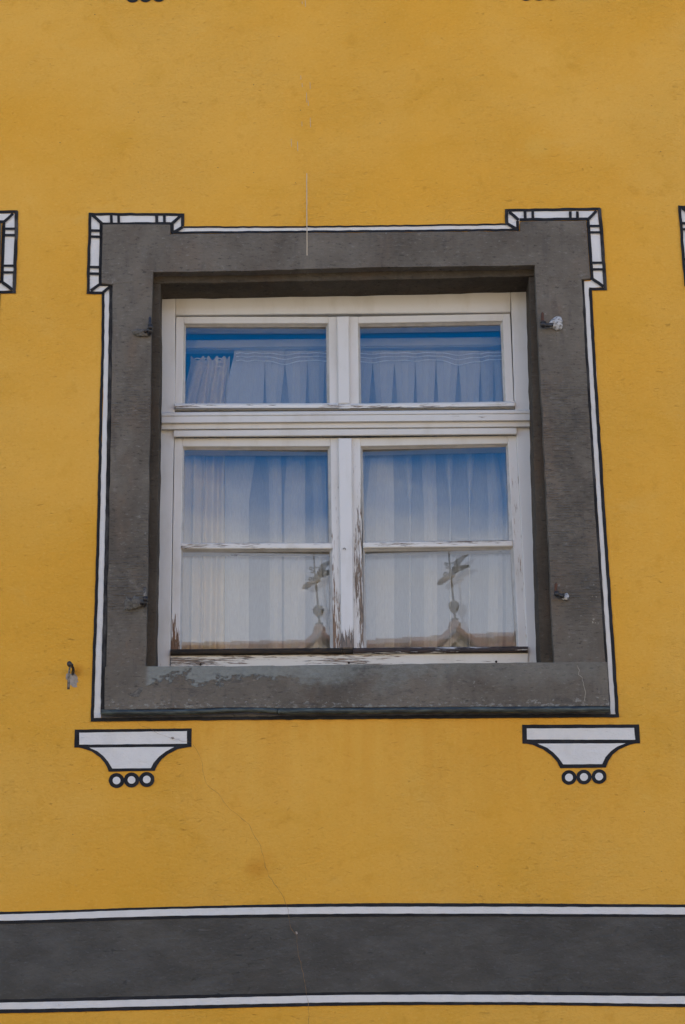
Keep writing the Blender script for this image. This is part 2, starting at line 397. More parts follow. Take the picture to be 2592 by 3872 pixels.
class MB:
    """collects solids in world coordinates and links them as one mesh object"""
    def __init__(s):
        s.b = bmesh.new(); s.mats = []

    def mi(s, m):
        if m not in s.mats: s.mats.append(m)
        return s.mats.index(m)

    def face(s, pts, m):
        try:
            f = s.b.faces.new([s.b.verts.new(p) for p in pts])
        except ValueError:
            return None
        f.material_index = s.mi(m); return f

    def ngon(s, pts, m):
        """flat outline seen from the street; may be concave"""
        f = s.face(pts, m)
        f.normal_update()
        if f.normal.y > 0: f.normal_flip()
        bmesh.ops.triangulate(s.b, faces=[f], ngon_method='EAR_CLIP')

    def solid(s, front, depth_vec, m, bevel=0.0, seg=1):
        """closed prism: outline `front` (world points) pushed along depth_vec, optional rounded arrises"""
        k = s.mi(m)
        f0 = [s.b.verts.new(p) for p in front]
        f1 = [s.b.verts.new(Vector(p) + depth_vec) for p in front]
        fs = []
        n = len(front)
        a = s.b.faces.new(f0); fs.append(a)
        fs.append(s.b.faces.new(list(reversed(f1))))
        for i in range(n):
            j = (i + 1) % n
            fs.append(s.b.faces.new((f0[j], f0[i], f1[i], f1[j])))
        a.normal_update()
        for f in fs: f.material_index = k
        bmesh.ops.recalc_face_normals(s.b, faces=fs)
        if bevel:
            es = list({e for f in fs[:1] for e in f.edges})
            r = bmesh.ops.bevel(s.b, geom=es, offset=bevel, segments=seg, profile=0.5, affect='EDGES', clamp_overlap=True)
            for f in r['faces']: f.material_index = k

    def tube(s, pts, radii, m, n=10, cap=True, flat=1.0):
        k = s.mi(m); rings = []
        pts = [Vector(p) for p in pts]
        for i, p in enumerate(pts):
            t = (pts[min(i + 1, len(pts) - 1)] - pts[max(i - 1, 0)]).normalized()
            ref = Vector((0, 1, 0)) if abs(t.y) < 0.9 else Vector((1, 0, 0))
            a = t.cross(ref).normalized(); b = t.cross(a).normalized()
            r = radii[i] if isinstance(radii, (list, tuple)) else radii
            rings.append([s.b.verts.new(p + a * r * math.cos(2 * math.pi * q / n) + b * r * flat * math.sin(2 * math.pi * q / n)) for q in range(n)])
        fs = []
        for i in range(len(rings) - 1):
            for q in range(n):
                f = s.b.faces.new((rings[i][q], rings[i][(q + 1) % n], rings[i + 1][(q + 1) % n], rings[i + 1][q])); f.smooth = True; fs.append(f)
        if cap:
            fs.append(s.b.faces.new(rings[0])); fs.append(s.b.faces.new(rings[-1]))
        for f in fs: f.material_index = k
        bmesh.ops.recalc_face_normals(s.b, faces=fs)

    def ball(s, c, r, m, sc=(1, 1, 1), sub=3, jit=0.0):
        k = s.mi(m)
        g = bmesh.ops.create_icosphere(s.b, subdivisions=sub, radius=1.0)
        vs = set(g['verts'])
        for v in g['verts']:
            j = 1 + random.uniform(-jit, jit)
            v.co = Vector(c) + Vector((v.co.x * r * sc[0] * j, v.co.y * r * sc[1] * j, v.co.z * r * sc[2] * j))
        for f in s.b.faces:
            if f.verts[0] in vs: f.material_index = k; f.smooth = True

    def build(s, name, parent=None, smooth=False):
        o0 = worigin(parent)
        me = bpy.data.meshes.new(name)
        for v in s.b.verts: v.co -= o0
        if smooth:
            for f in s.b.faces: f.smooth = True
        s.b.to_mesh(me); s.b.free()
        for m in s.mats: me.materials.append(m)
        o = bpy.data.objects.new(name, me); C.objects.link(o)
        if parent: o.parent = parent
        return o


def tag(o, label=None, cat=None, group=None, kind=None):
    if label: o['label'] = label
    if cat: o['category'] = cat
    if group: o['group'] = group
    if kind: o['kind'] = kind
    return o


def thing(name, base, label, cat, group=None):
    o = bpy.data.objects.new(name, None); C.objects.link(o); o.location = base; o.empty_display_size = 0.1
    return tag(o, label, cat, group)


def kids(o): return [c for c in bpy.data.objects if c.parent == o]


def wob(pts, step, amp, closed=True):
    """outline with extra points every `step` px, shaken by `amp` px: hand work"""
    out = []; n = len(pts)
    for i in range(n if closed else n - 1):
        a, b = pts[i], pts[(i + 1) % n]
        L = math.hypot(b[0] - a[0], b[1] - a[1]); k = max(1, int(L / step))
        nx, ny = (-(b[1] - a[1]) / max(L, 1e-6), (b[0] - a[0]) / max(L, 1e-6))
        for q in range(k):
            t = q / k; j = 0 if q == 0 else random.uniform(-amp, amp)
            out.append((a[0] + (b[0] - a[0]) * t + nx * j, a[1] + (b[1] - a[1]) * t + ny * j))
    if not closed: out.append(pts[-1])
    return out


def ats(pts, d): return [at(x, y, d) for x, y in pts]


def stroke(mb, pts, w, d, m, amp=0.9, step=22):
    """brushed line of width w px along the path, laid as a thin sheet on the wall"""
    p = wob(pts, step, amp, False)
    L, Rr = [], []
    for i, q in enumerate(p):
        a = p[max(i - 1, 0)]; b = p[min(i + 1, len(p) - 1)]
        dx, dy = b[0] - a[0], b[1] - a[1]; l = math.hypot(dx, dy) or 1
        ww = (w if not callable(w) else w(i / (len(p) - 1))) / 2 * (1 + random.uniform(-0.06, 0.06))
        L.append((q[0] - dy / l * ww, q[1] + dx / l * ww)); Rr.append((q[0] + dy / l * ww, q[1] - dx / l * ww))
    for i in range(len(p) - 1):
        f = mb.face(ats((L[i], L[i + 1], Rr[i + 1], Rr[i]), d), m)
        if f:
            f.normal_update()
            if f.normal.y > 0: f.normal_flip()


def patch(mb, pts, d, m, amp=0.7, step=22):
    mb.ngon(ats(wob(pts, step, amp), d), m)


YV = Vector((0, 1, 0))


def board(mb, quad, yf, yb, m, bevel=0.0018):
    """timber or stone piece: front outline in survey px on plane yf, running straight back to yb"""
    mb.solid(ats(quad, yf), YV * (yb - yf), m, bevel)


def profile(mb, xl, yl, xr, yr, prof, m):
    """moulding run along x: prof = [(dy px below the left/right datum, depth)], closed at the back"""
    k = mb.mi(m)
    A = [mb.b.verts.new(at(xl, yl + dy, d)) for dy, d in prof]
    B = [mb.b.verts.new(at(xr, yr + dy, d)) for dy, d in prof]
    fs = [mb.b.faces.new((A[i], B[i], B[i + 1], A[i + 1])) for i in range(len(A) - 1)]
    for V_ in (A, B):
        try: fs.append(mb.b.faces.new(V_))
        except ValueError: pass
    for f in fs: f.material_index = k
    bmesh.ops.recalc_face_normals(mb.b, faces=fs)


# offsets of the neighbouring windows along the wall (their painted ears are cut by the picture's edges)
SH_L = at(66, 799) - at(2269, 789)
SH_R = at(2564, 777) - at(337, 804)

# ------------------------------------------------------------------ the house
base = Vector((0.2, 0, 0))
house = thing("house", base, "ochre plastered house front with grey band and black and white painted window borders", "house")

# stone surround outlines (px)
LJ_out = [(427, 1077), (424, 1300), (418, 1700), (411, 2100), (402, 2527)]
RJ_out = [(2200, 1057), (2212, 1300), (2236, 1700), (2262, 2100), (2292, 2515)]
OPEN = dict(TL=(580, 1029), TR=(2023, 1002), BL=(552, 2519), BR=(2097, 2505))
INN = dict(TL=(608, 1072), TR=(2001, 1044), BL=(588, 2540), BR=(2045, 2525))

wallmb = MB()
zt, zb = at(1300, 1015, 0).z + 0.04, at(1300, 2600, 0).z
xl, xr = at(500, 1800, 0).x, at(2140, 1800, 0).x
ZT, X0, X1 = 9.6, -6.5, 7.5


def rect(mb, x0, x1, z0, z1, y, m, flip=False):
    p = [(x0, y, z0), (x1, y, z0), (x1, y, z1), (x0, y, z1)]
    mb.face(list(reversed(p)) if flip else p, m)


rect(wallmb, X0, xl, 0, ZT, 0, M['ochre']); rect(wallmb, xr, X1, 0, ZT, 0, M['ochre'])
rect(wallmb, xl, xr, 0, zb, 0, M['ochre']); rect(wallmb, xl, xr, zt, ZT, 0, M['ochre'])
# thickness round the opening
wallmb.face([(xl, 0, zb), (xl, 0, zt), (xl, .42, zt), (xl, .42, zb)], M['ochre'])
wallmb.face([(xr, 0, zb), (xr, .42, zb), (xr, .42, zt), (xr, 0, zt)], M['ochre'])
wallmb.face([(xl, 0, zt), (xr, 0, zt), (xr, .42, zt), (xl, .42, zt)], M['ochre'])
wallmb.face([(xl, 0, zb), (xl, .42, zb), (xr, .42, zb), (xr, 0, zb)], M['ochre'])
wall = wallmb.build("wall", house)
tag(wall, "ochre yellow lime plaster wall, mottled and lightly cracked")

# body of the house behind the front, and the room behind the window
mb = MB()
for a, b in (((X0, .01), (X0, 9)), ((X1, 9), (X1, .01)), ((X0, 9), (X1, 9))):
    mb.face([(a[0], a[1], 0), (b[0], b[1], 0), (b[0], b[1], ZT), (a[0], a[1], ZT)], M['ochre'])
mb.build("side_wall", house)
mb = MB()
mb.solid([(X0 - .3, -.35, ZT), (X0 - .3, 4.6, ZT + 4.2), (X0 - .3, 9.4, ZT)], Vector((X1 - X0 + .6, 0, 0)), M['tile'])
mb.build("roof", house)
mb = MB()
rx0, rx1, rz0, rz1, ry = -1.6, 2.2, 3.2, 5.95, 4.2
mb.face([(rx0, .42, rz0), (rx0, ry, rz0), (rx1, ry, rz0), (rx1, .42, rz0)], M['dark_board'])
mb.face([(rx0, .42, rz1), (rx1, .42, rz1), (rx1, ry, rz1), (rx0, ry, rz1)], M['room'])
mb.face([(rx0, ry, rz0), (rx0, ry, rz1), (rx1, ry, rz1), (rx1, ry, rz0)], M['room'])
mb.face([(rx0, .42, rz0), (rx0, .42, rz1), (rx0, ry, rz1), (rx0, ry, rz0)], M['room'])
mb.face([(rx1, .42, rz0), (rx1, ry, rz0), (rx1, ry, rz1), (rx1, .42, rz1)], M['room'])
for x0, x1, z0, z1 in ((rx0, xl, rz0, rz1), (xr, rx1, rz0, rz1), (xl, xr, rz0, zb), (xl, xr, zt, rz1)):
    rect(mb, x0, x1, z0, z1, .42, M['room'])
mb.build("room", house)

# --- stone surround: lintel with eared ends, two jambs, sill, drip edge
YF = -0.014
LINTEL = [(389, 849), (520, 848), (644, 850), (645, 885), (900, 883), (1300, 880), (1700, 876), (1968, 874), (1968, 838), (2217, 834), (2224, 930), (2233, 1052), (2200, 1056),
          (2025, 1042), (2023, 1002), (1700, 1007), (1430, 1010), (1000, 1022), (580, 1029), (578, 1056), (427, 1076), (385, 1070), (387, 960)]


def surround(parent_name="stone_surround"):
    o = bpy.data.objects.new(parent_name, None); C.objects.link(o); o.parent = house
    mb = MB(); mb.solid(ats(wob(LINTEL, 45, 1.3), YF), YV * .036, M['lintel'], .0006, 1)
    back = [(560, 990), (2060, 965), (2050, 1043), (2001, 1044), (1700, 1052), (1300, 1060), (900, 1068), (608, 1072), (560, 1074)]
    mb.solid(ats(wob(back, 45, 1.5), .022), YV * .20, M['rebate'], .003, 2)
    mb.build("lintel", o)
    j = LJ_out + [(552, 2527), (559, 2200), (566, 1700), (573, 1300), (578, 1046), (432, 1064)]
    mb = MB(); mb.solid(ats(wob(j, 40, 1.8), YF + .0006), YV * .036, M['jamb'], .0008, 1)
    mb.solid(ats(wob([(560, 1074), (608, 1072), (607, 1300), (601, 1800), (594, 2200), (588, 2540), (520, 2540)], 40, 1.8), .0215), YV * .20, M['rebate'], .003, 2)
    mb.build("jamb", o)
    j = [(2025, 1034), (2195, 1046), (2200, 1058)] + RJ_out[1:] + [(2097, 2513), (2078, 2100), (2058, 1700), (2038, 1300)]
    mb = MB(); mb.solid(ats(wob(j, 40, 1.8), YF + .0006), YV * .036, M['jamb'], .0008, 1)
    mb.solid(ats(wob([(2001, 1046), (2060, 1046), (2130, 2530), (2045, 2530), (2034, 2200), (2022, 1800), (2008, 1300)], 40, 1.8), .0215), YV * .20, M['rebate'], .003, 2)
    mb.build("jamb", o)
    sl_ = [(398, 2521), (560, 2519), (900, 2519), (1300, 2513), (1700, 2508), (2097, 2505), (2297, 2503), (2306, 2669), (2000, 2672), (1500, 2674), (1060, 2677), (900, 2674), (700, 2679), (396, 2683)]
    mb = MB(); mb.solid(ats(wob(sl_, 36, 1.4), -.0150), YV * .235, M['sill'], .0008, 1)
    mb.build("sill", o)
    mb = MB()
    mb.tube(ats([(384, 2694), (500, 2695), (640, 2694), (760, 2691), (860, 2686), (950, 2684), (1010, 2687), (1056, 2690)], -.024),
            [.010, .0105, .0105, .010, .009, .008, .0092, .0095], M['drip'], 12)
    mb.tube(ats([(1052, 2691), (1062, 2691)], -.024), [.0112, .0112], M['drip'], 12)
    mb.tube(ats([(1060, 2690), (1400, 2688), (1800, 2685), (2100, 2683), (2306, 2682)], -.024), .0108, M['drip'], 12)
    tag(mb.build("drip_edge", o), "dark green metal roll under the stone, bulging left of its joint")
    return o


sur = surround()

# --- painted border round the stone: white fields, black lines
PY_W, PY_B, PY_B2 = -.0015, -.003, -.0045


def border():
    o = MB(); w = M['white']; b = M['black']; bw = M['black_worn']
    # white fields
    W_ = MB()
    patch(W_, [(345, 811), (688, 812), (688, 860), (1200, 857), (1920, 850), (1920, 799), (2260, 798), (2290, 1085), (2236, 1088),
               (2262, 1500), (2292, 2000), (2332, 2705), (2308, 2705), (2266, 2000), (2232, 1500), (2207, 1064), (2235, 1062), (2222, 830), (1966, 832), (1962, 871),
               (1300, 877), (652, 882), (646, 842), (386, 842), (378, 1076), (416, 1078), (412, 1500), (400, 2000), (382, 2720), (354, 2720), (376, 2000), (392, 1500), (392, 1106), (340, 1106)], PY_W, w, 0.5, 40)
    wf = W_.build("white_field")
    B = MB()
    S_ = lambda pts, wd_, m=b, d=PY_B, amp=1.0: stroke(B, pts, wd_, d, m, amp)
    # left ear
    S_([(337, 809), (698, 812)], 10.5); S_([(342, 805), (337, 960), (334, 1111)], 11, d=PY_B2)
    S_([(329, 1106), (392, 1107)], 10.5); S_([(692, 807), (691, 856)], 12, d=PY_B2)
    S_([(380, 846), (646, 845)], 10.5, d=PY_B2); S_([(384, 843), (382, 960), (380, 1074)], 12)
    S_([(375, 1076), (428, 1075)], 10, d=PY_B2); S_([(651, 842), (652, 880)], 13)
    S_([(350, 813), (386, 845)], 11, d=-.006); S_([(684, 815), (650, 846)], 11, d=-.006)
    S_([(344, 1099), (376, 1076)], 11, d=-.006); S_([(390, 1106), (423, 1078)], 11, d=-.006); S_([(692, 858), (650, 882)], 11, d=-.006)
    for x in (421.5, 449, 593, 622): S_([(x, 811), (x + 1, 846)], 10.5, d=-.006)
    for y in (871, 894, 1009, 1034): S_([(340, y), (381, y + 1)], 9.5, d=-.006)
    # right ear
    S_([(1910, 796), (2271, 790)], 11); S_([(1917, 793), (1917, 849)], 12, bw, PY_B2)
    S_([(2268, 788), (2280, 940), (2290, 1095)], 13, bw, PY_B2); S_([(2228, 1092), (2296, 1093)], 10)
    S_([(1966, 830), (2224, 828)], 11, d=PY_B2); S_([(2224, 826), (2232, 940), (2240, 1054)], 12)
    S_([(1958, 835), (1958, 872)], 11); S_([(2197, 1055), (2246, 1053)], 10, d=PY_B2)
    S_([(1926, 801), (1962, 832)], 11, d=-.006); S_([(2256, 797), (2224, 830)], 11, d=-.006)
    S_([(2243, 1056), (2283, 1084)], 11, d=-.006); S_([(1919, 845), (1962, 870)], 11, d=-.006)
    for x in (1986, 2015, 2157, 2184): S_([(x, 799), (x + 1, 830)], 10.5, d=-.006)
    for y, xa in ((854, 2228), (878, 2230), (993, 2236), (1018, 2239)): S_([(xa, y), (xa + 42, y)], 8.5, d=-.006)
    # straight runs: top, left, right, bottom
    S_([(694, 859), (1100, 858), (1400, 855), (1916, 848)], 6.5); S_([(648, 880), (1100, 876), (1500, 873), (1964, 869)], 8.5, d=PY_B2)
    S_([(391, 1108), (390, 1300), (384, 1500), (374, 1960), (364, 2300), (356, 2500), (350, 2716)], lambda t: 10.5 + 1.5 * t)
    S_([(421, 1078), (417, 1300), (411, 1700), (405, 2000), (399, 2250), (393, 2450), (388, 2700)], lambda t: 12 + 2 * t, bw, PY_B2)
    S_([(2233, 1092), (2248, 1370), (2275, 1800), (2298, 2150), (2319, 2460), (2335, 2706)], lambda t: 12 + 1 * t)
    S_([(2204, 1058), (2218, 1330), (2240, 1700), (2258, 1980), (2281, 2330), (2304, 2700)], lambda t: 11 + 2.5 * t, bw, PY_B2)
    S_([(429, 1078), (425, 1300), (419, 1700), (413, 2000), (406, 2250), (400, 2450), (396, 2700)], 12, bw, PY_B)
    S_([(2196, 1058), (2210, 1330), (2232, 1700), (2250, 1980), (2273, 2330), (2296, 2700)], 12, bw, PY_B)
    S_([(384, 2700), (800, 2695), (1300, 2691), (1800, 2687), (2306, 2684)], 44, M['lintel'], -.0015, 0.3)
    S_([(344, 2722), (800, 2717), (1300, 2713), (1800, 2709), (2342, 2706)], 13, d=PY_B2)
    bl = B.build("black_line")
    r = bpy.data.objects.new("painted_border", None); C.objects.link(r); r.parent = house
    for c in (wf, bl):
        c.parent = r
        for v in c.data.vertices: v.co -= base
    return r


bord = border()


def copy_tree(o, parent, shift):
    c = o.copy(); C.objects.link(c); c.parent = parent; c.location = o.location + shift
    for ch in kids(o): copy_tree(ch, c, Vector((0, 0, 0)))
    return c


for sh in (SH_L, SH_R):
    copy_tree(bord, house, sh); copy_tree(sur, house, sh)


# --- painted console under each end of the sill
def console(kind):
    if kind == 0:
        f = lambda x, y: (200 + x / 2.24, 2600 + y / 2.24)
        top = [(187, 355), (1178, 345), (1176, 502), (183, 508)]
        win = [(225, 382), (1138, 368), (1138, 475), (225, 483)]
        bow = [(183, 500), (245, 512), (330, 540), (400, 590), (440, 636), (460, 672), (475, 712), (865, 705), (885, 660), (925, 605), (980, 562), (1060, 520), (1176, 500)]
        wlo = [(310, 508), (380, 540), (430, 580), (470, 628), (505, 685), (832, 682), (855, 637), (900, 585), (960, 540), (1030, 502)]
        rings = [(541, 787), (668, 782), (797, 778)]; ro, ri = 66, 33
    else:
        f = lambda x, y: (1900 + x / 2.266, 2600 + y / 2.266)
        top = [(170, 317), (1173, 315), (1182, 478), (173, 480)]
        win = [(210, 350), (1130, 345), (1140, 447), (212, 444)]
        bow = [(173, 474), (260, 490), (350, 530), (420, 580), (470, 635), (496, 690), (888, 685), (910, 630), (945, 575), (1000, 530), (1090, 490), (1182, 470)]
        wlo = [(302, 480), (385, 515), (440, 558), (485, 605), (522, 657), (857, 655), (885, 595), (930, 545), (985, 505), (1057, 477)]
        rings = [(572, 770), (700, 766), (830, 762)]; ro, ri = 65, 34
    o = bpy.data.objects.new("painted_console", None); C.objects.link(o); o.parent = house
    mb = MB(); patch(mb, [f(*p) for p in top], PY_W, M['black'], .6); patch(mb, [f(*p) for p in bow], PY_W - .0008, M['black'], .5); mb.build("black_outline", o)
    mb = MB(); patch(mb, [f(*p) for p in win], PY_B, M['white'], .5); patch(mb, [f(*p) for p in wlo], PY_B, M['white'], .5); mb.build("white_field", o)
    for q, (cx, cy) in enumerate(rings):
        mb = MB()
        circ = lambda r_: [f(cx + r_ * math.cos(a * math.pi / 14) * (1 + random.uniform(-.025, .025)), cy + r_ * .97 * math.sin(a * math.pi / 14)) for a in range(28)]
        mb.ngon(ats(circ(ro), PY_W - .0008 * q), M['black']); mb.ngon(ats(circ(ri), PY_B - .001), M['white'])
        mb.build("painted_ring", o)
    return o


con0, con1 = console(0), console(1)
# the storey above repeats them; only their lowest rings hang into the picture
copy_tree(con0, house, at(551, 7) - at(498, 2975))
copy_tree(con1, house, at(2039, 3) - at(2209, 2966))

# --- grey band with its lines
bandx = [-1300, -500, 0, 650, 1300, 1950, 2592, 3200, 4000]
rows = {0: (3447.6, 3428.5, 3416, 3416, 3420), 1: (3457.5, 3437, 3429, 3429, 3431), 2: (3481.6, 3463, 3455, 3455, 3457.5), 3: (3493.2, 3474, 3466.7, 3465, 3468),
        4: (3779, 3764, 3752, 3748.6, 3756), 5: (3791, 3777, 3762.7, 3762, 3767), 6: (3817, 3803, 3790, 3789, 3796), 7: (3831.5, 3816.6, 3802.5, 3800, 3808)}


def rowy(r, x):
    v = rows[r]; xs = (0, 650, 1300, 1950, 2592)
    if x <= 0: return v[0] + (0 - x) * (v[0] - v[1]) / 650
    if x >= 2592: return v[4] + (x - 2592) * (v[4] - v[3]) / 642
    i = max(k for k in range(4) if xs[k] <= x); t = (x - xs[i]) / (xs[i + 1] - xs[i])
    p0 = v[max(i - 1, 0)]; p1, p2 = v[i], v[i + 1]; p3 = v[min(i + 2, 4)]
    return p1 + 0.5 * t * (p2 - p0 + t * (2 * p0 - 5 * p1 + 4 * p2 - p3 + t * (3 * (p1 - p2) + p3 - p0)))


def bandstrip(a, b, d, m, name, par):
    mb = MB(); xs = list(range(-1200, 3801, 25)); ja = [random.uniform(-.7, .7) for _ in xs]; jb = [random.uniform(-.7, .7) for _ in xs]
    for i in range(len(xs) - 1):
        q = [at(xs[i], rowy(b, xs[i]) + jb[i], d), at(xs[i + 1], rowy(b, xs[i + 1]) + jb[i + 1], d), at(xs[i + 1], rowy(a, xs[i + 1]) + ja[i + 1], d), at(xs[i], rowy(a, xs[i]) + ja[i], d)]
        mb.face(q, m)
    return mb.build(name, par)


pb = bpy.data.objects.new("painted_band", None); C.objects.link(pb); pb.parent = house
bandstrip(0, 7, -.0015, M['band'], "grey_field", pb)
for a, b, n, k in ((0, 3, "black_line", -.003), (4, 7, "black_line", -.003), (1, 2, "white_line", -.0045), (5, 6, "white_line", -.0045)):
    bandstrip(a, b, k, M['black' if n[0] == 'b' else 'white'], n, pb)

# --- cracks, splashes, chipped spots on the plaster
crk = [(520, 2728), (535, 2745), (570, 2753), (600, 2775), (653, 2792), (690, 2803), (724, 2808), (752, 2851), (766, 2885), (770, 2925), (782, 2965), (826, 3000), (868, 3058), (905, 3085), (942, 3116),
       (962, 3160), (987, 3198), (1000, 3256), (1017, 3314), (1066, 3380), (1080, 3415), (1091, 3440), (1099, 3505), (1124, 3538), (1128, 3600), (1141, 3660), (1150, 3700), (1158, 3742), (1166, 3786), (1168, 3872), (1175, 3990)]
mb = MB()
stroke(mb, wob(crk, 16, 2.6, False), lambda t: (0.65 + 0.6 * t) * random.uniform(.5, 1.5), -.0066, M['crack'], 1.0, 10)
mb.build("crack", house)
mb = MB(); stroke(mb, [(1161, 655), (1161, 800), (1162, 966)], lambda t: 2.6 + 1.4 * t, -.016, M['limewash'], .5, 14); mb.build("lime_splash", house)
for x, y, l in ((1155, 0, 26), (1143, 5, 10), (1160, 350, 38), (1138, 285, 16), (1143, 315, 14), (1173, 310, 26), (1174, 445, 36), (1142, 460, 18), (1102, 525, 30), (1126, 535, 36), (1166, 380, 20)):
    mb = MB(); stroke(mb, [(x, y), (x + 1, y + l)], 1.7, -.0015, M['limewash'], .3, 9); mb.build("lime_splash", house)
mb = MB()
patch(mb, [(1118, 3522), (1125, 3523), (1127, 3531), (1121, 3533)], -.0062, M['bareplaster'], .8, 5)
patch(mb, [(646, 2788), (656, 2786), (661, 2792), (652, 2796)], -.0062, M['bareplaster'], .8, 5)
for _ in range(45):                         # scattered pits and knocks in the render
    x, y = random.uniform(20, 2570), random.choice((random.uniform(20, 780), random.uniform(20, 780), random.uniform(2820, 3390)))
    r = random.uniform(1.0, 2.4)
    patch(mb, [(x + r * random.uniform(.6, 1.5) * math.cos(a), y + r * random.uniform(.5, 1.0) * math.sin(a)) for a in (0, 1, 2, 3, 4, 5)], -.0009, M['crack'], .2, 50)
tag(mb.build("chip", house), kind="stuff")
# the chipped lower left corner, the limy crack lower right, knocks on the stone
mb = MB()
f = lambda x, y: (300 + x / 2.24, 1960 + y / 2.24)
patch(mb, [f(*p) for p in ((425, 1500), (470, 1465), (515, 1432), (540, 1430), (532, 1465), (512, 1490), (505, 1512), (470, 1515), (445, 1508))], -.0160, M['mortar'], 1.2, 8)
mb.build("chip", house)
mb = MB()
g = lambda x, y: (1800 + x / 2.24, 1960 + y / 2.24)
stroke(mb, wob([g(*p) for p in ((858, 1245), (878, 1285), (870, 1325), (902, 1350), (912, 1410), (930, 1475), (922, 1550))], 9, 1.6, False), 2.6, -.0160, M['crackpale'], 1, 6)
for px_, py_, r in ((1000, 562, 5), (1020, 665, 5), (985, 662, 4), (998, 855, 9), (990, 880, 8), (1012, 885, 4), (1037, 888, 4), (993, 825, 4)):
    patch(mb, [g(px_ + r * random.uniform(.7, 1.3) * math.cos(a), py_ + r * random.uniform(.7, 1.5) * math.sin(a)) for a in (0, 1, 2, 3, 4, 5)], -.0150, M['crackpale'], .2, 50)
tag(mb.build("lime_fleck", house), kind="stuff")

# ------------------------------------------------------------------ the window
wbase = at(1300, 2505, .15)
window = thing("window", wbase, "white wooden double casement window with two fanlights and flaking paint in the grey stone surround", "window")
F = .143                                     # frame face
mb = MB(); board(mb, [(600, 1110), (664, 1110), (661, 1565), (655, 1800), (644, 2540), (570, 2540), (603, 1800)], F, .24, M['wvo']); mb.build("frame_stile", window)
mb = MB(); board(mb, [(1932, 1090), (2000, 1090), (2034, 1800), (2060, 2540), (1999, 2540), (1962, 1800), (1948, 1552)], F, .24, M['wvo']); mb.build("frame_stile", window)
mb = MB(); board(mb, [(664, 1110), (1932, 1085), (1932, 1180), (664, 1191)], F + .0004, .235, M['wh'], .0025); mb.build("frame_head", window)
mb = MB(); board(mb, [(644, 2479), (1291, 2473), (1999, 2468), (1999, 2540), (644, 2550)], F - .006, .235, M['whb'], .002); br = mb.build("bottom_rail", window)
for hx, hy in ((759, 2512), (1320, 2506), (1877, 2502)):
    mb = MB(); mb.tube([at(hx, hy, F - .0072), at(hx, hy, F - .006)], [.0042, .0042], M['gap'], 12); mb.build("drain_hole", br)  # slightly raised dark disc, painted as the hole's shaded inside

# transom: ledge, fascia, hollow and roll
mb = MB()
profile(mb, 612, 1560, 2004, 1550, [(0, .15), (-1, .121), (3, .1155), (12, .115), (13, .119), (15, .119), (16, .115), (38, .1145), (41, .118), (42, .126), (62, .127), (65, .131), (67, .16)], M['wh'])
tr = mb.build("transom", window)
mb = MB()
profile(mb, 658, 1627.5, 1954, 1617.5, [(-6, .17), (0, .133), (3, .130), (22, .130), (26, .134), (27, .17)], M['wh'])
mb.build("transom_moulding", tr)


def ring(mb, o, i, do, di, m):
    """sloped bead between the opening edge and the glass"""
    for k in range(4):
        a, b = o[k], o[(k + 1) % 4]; c, d = i[(k + 1) % 4], i[k]
        mb.face([at(*a, do), at(*b, do), at(*c, di), at(*d, di)], m)
        mb.face([at(*d, di), at(*c, di), at(*c, di) + Vector((0, .004, 0)), at(*d, di) + Vector((0, .004, 0))], m)


def pane(name, g, yd, yaw, tilt, m, par, grow=5):
    """one sheet of glass, very slightly out of true as old sashes hang"""
    c = sum((at(*p, yd) for p in g), Vector()) / 4
    ex = [(-1, -1), (1, -1), (1, 1), (-1, 1)]
    rot = Matrix.Rotation(yaw, 3, 'Z') @ Matrix.Rotation(tilt, 3, 'X')
    mb = MB()
    mb.face(list(reversed([c + rot @ (at(p[0] + e[0] * grow, p[1] + e[1] * grow, yd) - c) for p, e in zip(g, ex)])), m)
    return mb.build(name, par)


def sash(name, O, panes, bars, yaw, mv, mh, mv2=None):
    """O outer corners TL TR BR BL; panes = [(opening, glass)]"""
    Y0, Y1 = .150, .232
    iTL, iTR = panes[0][0][0], panes[0][0][1]; iBR, iBL = panes[-1][0][2], panes[-1][0][3]
    mb = MB()
    board(mb, [O[0], (iTL[0], O[0][1]), iTL, iBL, (iBL[0], O[3][1] + 20), (O[3][0], O[3][1] + 20)], Y0, Y1, mv)
    board(mb, [(iTR[0], O[1][1]), O[1], (O[2][0], O[2][1] + 20), (iBR[0], O[2][1] + 20), iBR, iTR], Y0, Y1, mv2 or mv)
    board(mb, [(iTL[0], O[0][1]), (iTR[0], O[1][1]), iTR, iTL], Y0 + .0003, Y1, mh)
    board(mb, [iBL, iBR, (iBR[0], O[2][1] + 20), (iBL[0], O[3][1] + 20)], Y0 + .0003, Y1, mh)
    o = mb.build(name, window)
    for q in bars:
        mb = MB(); board(mb, q, Y0 - .001, Y1 - .01, M['whp'], .0025); mb.build("glazing_bar", o)
    for op, gl in panes:
        mb = MB(); ring(mb, op, gl, .1535, .168, M['bead']); mb.build("glazing_bead", o)
        pane("pane", gl, .172, R(yaw), R(random.uniform(-.03, .03)), M['glass'], o)
        pane("inner_pane", gl, .200, R(yaw - .150), R(-.04), M['glass2'], o)
    return o


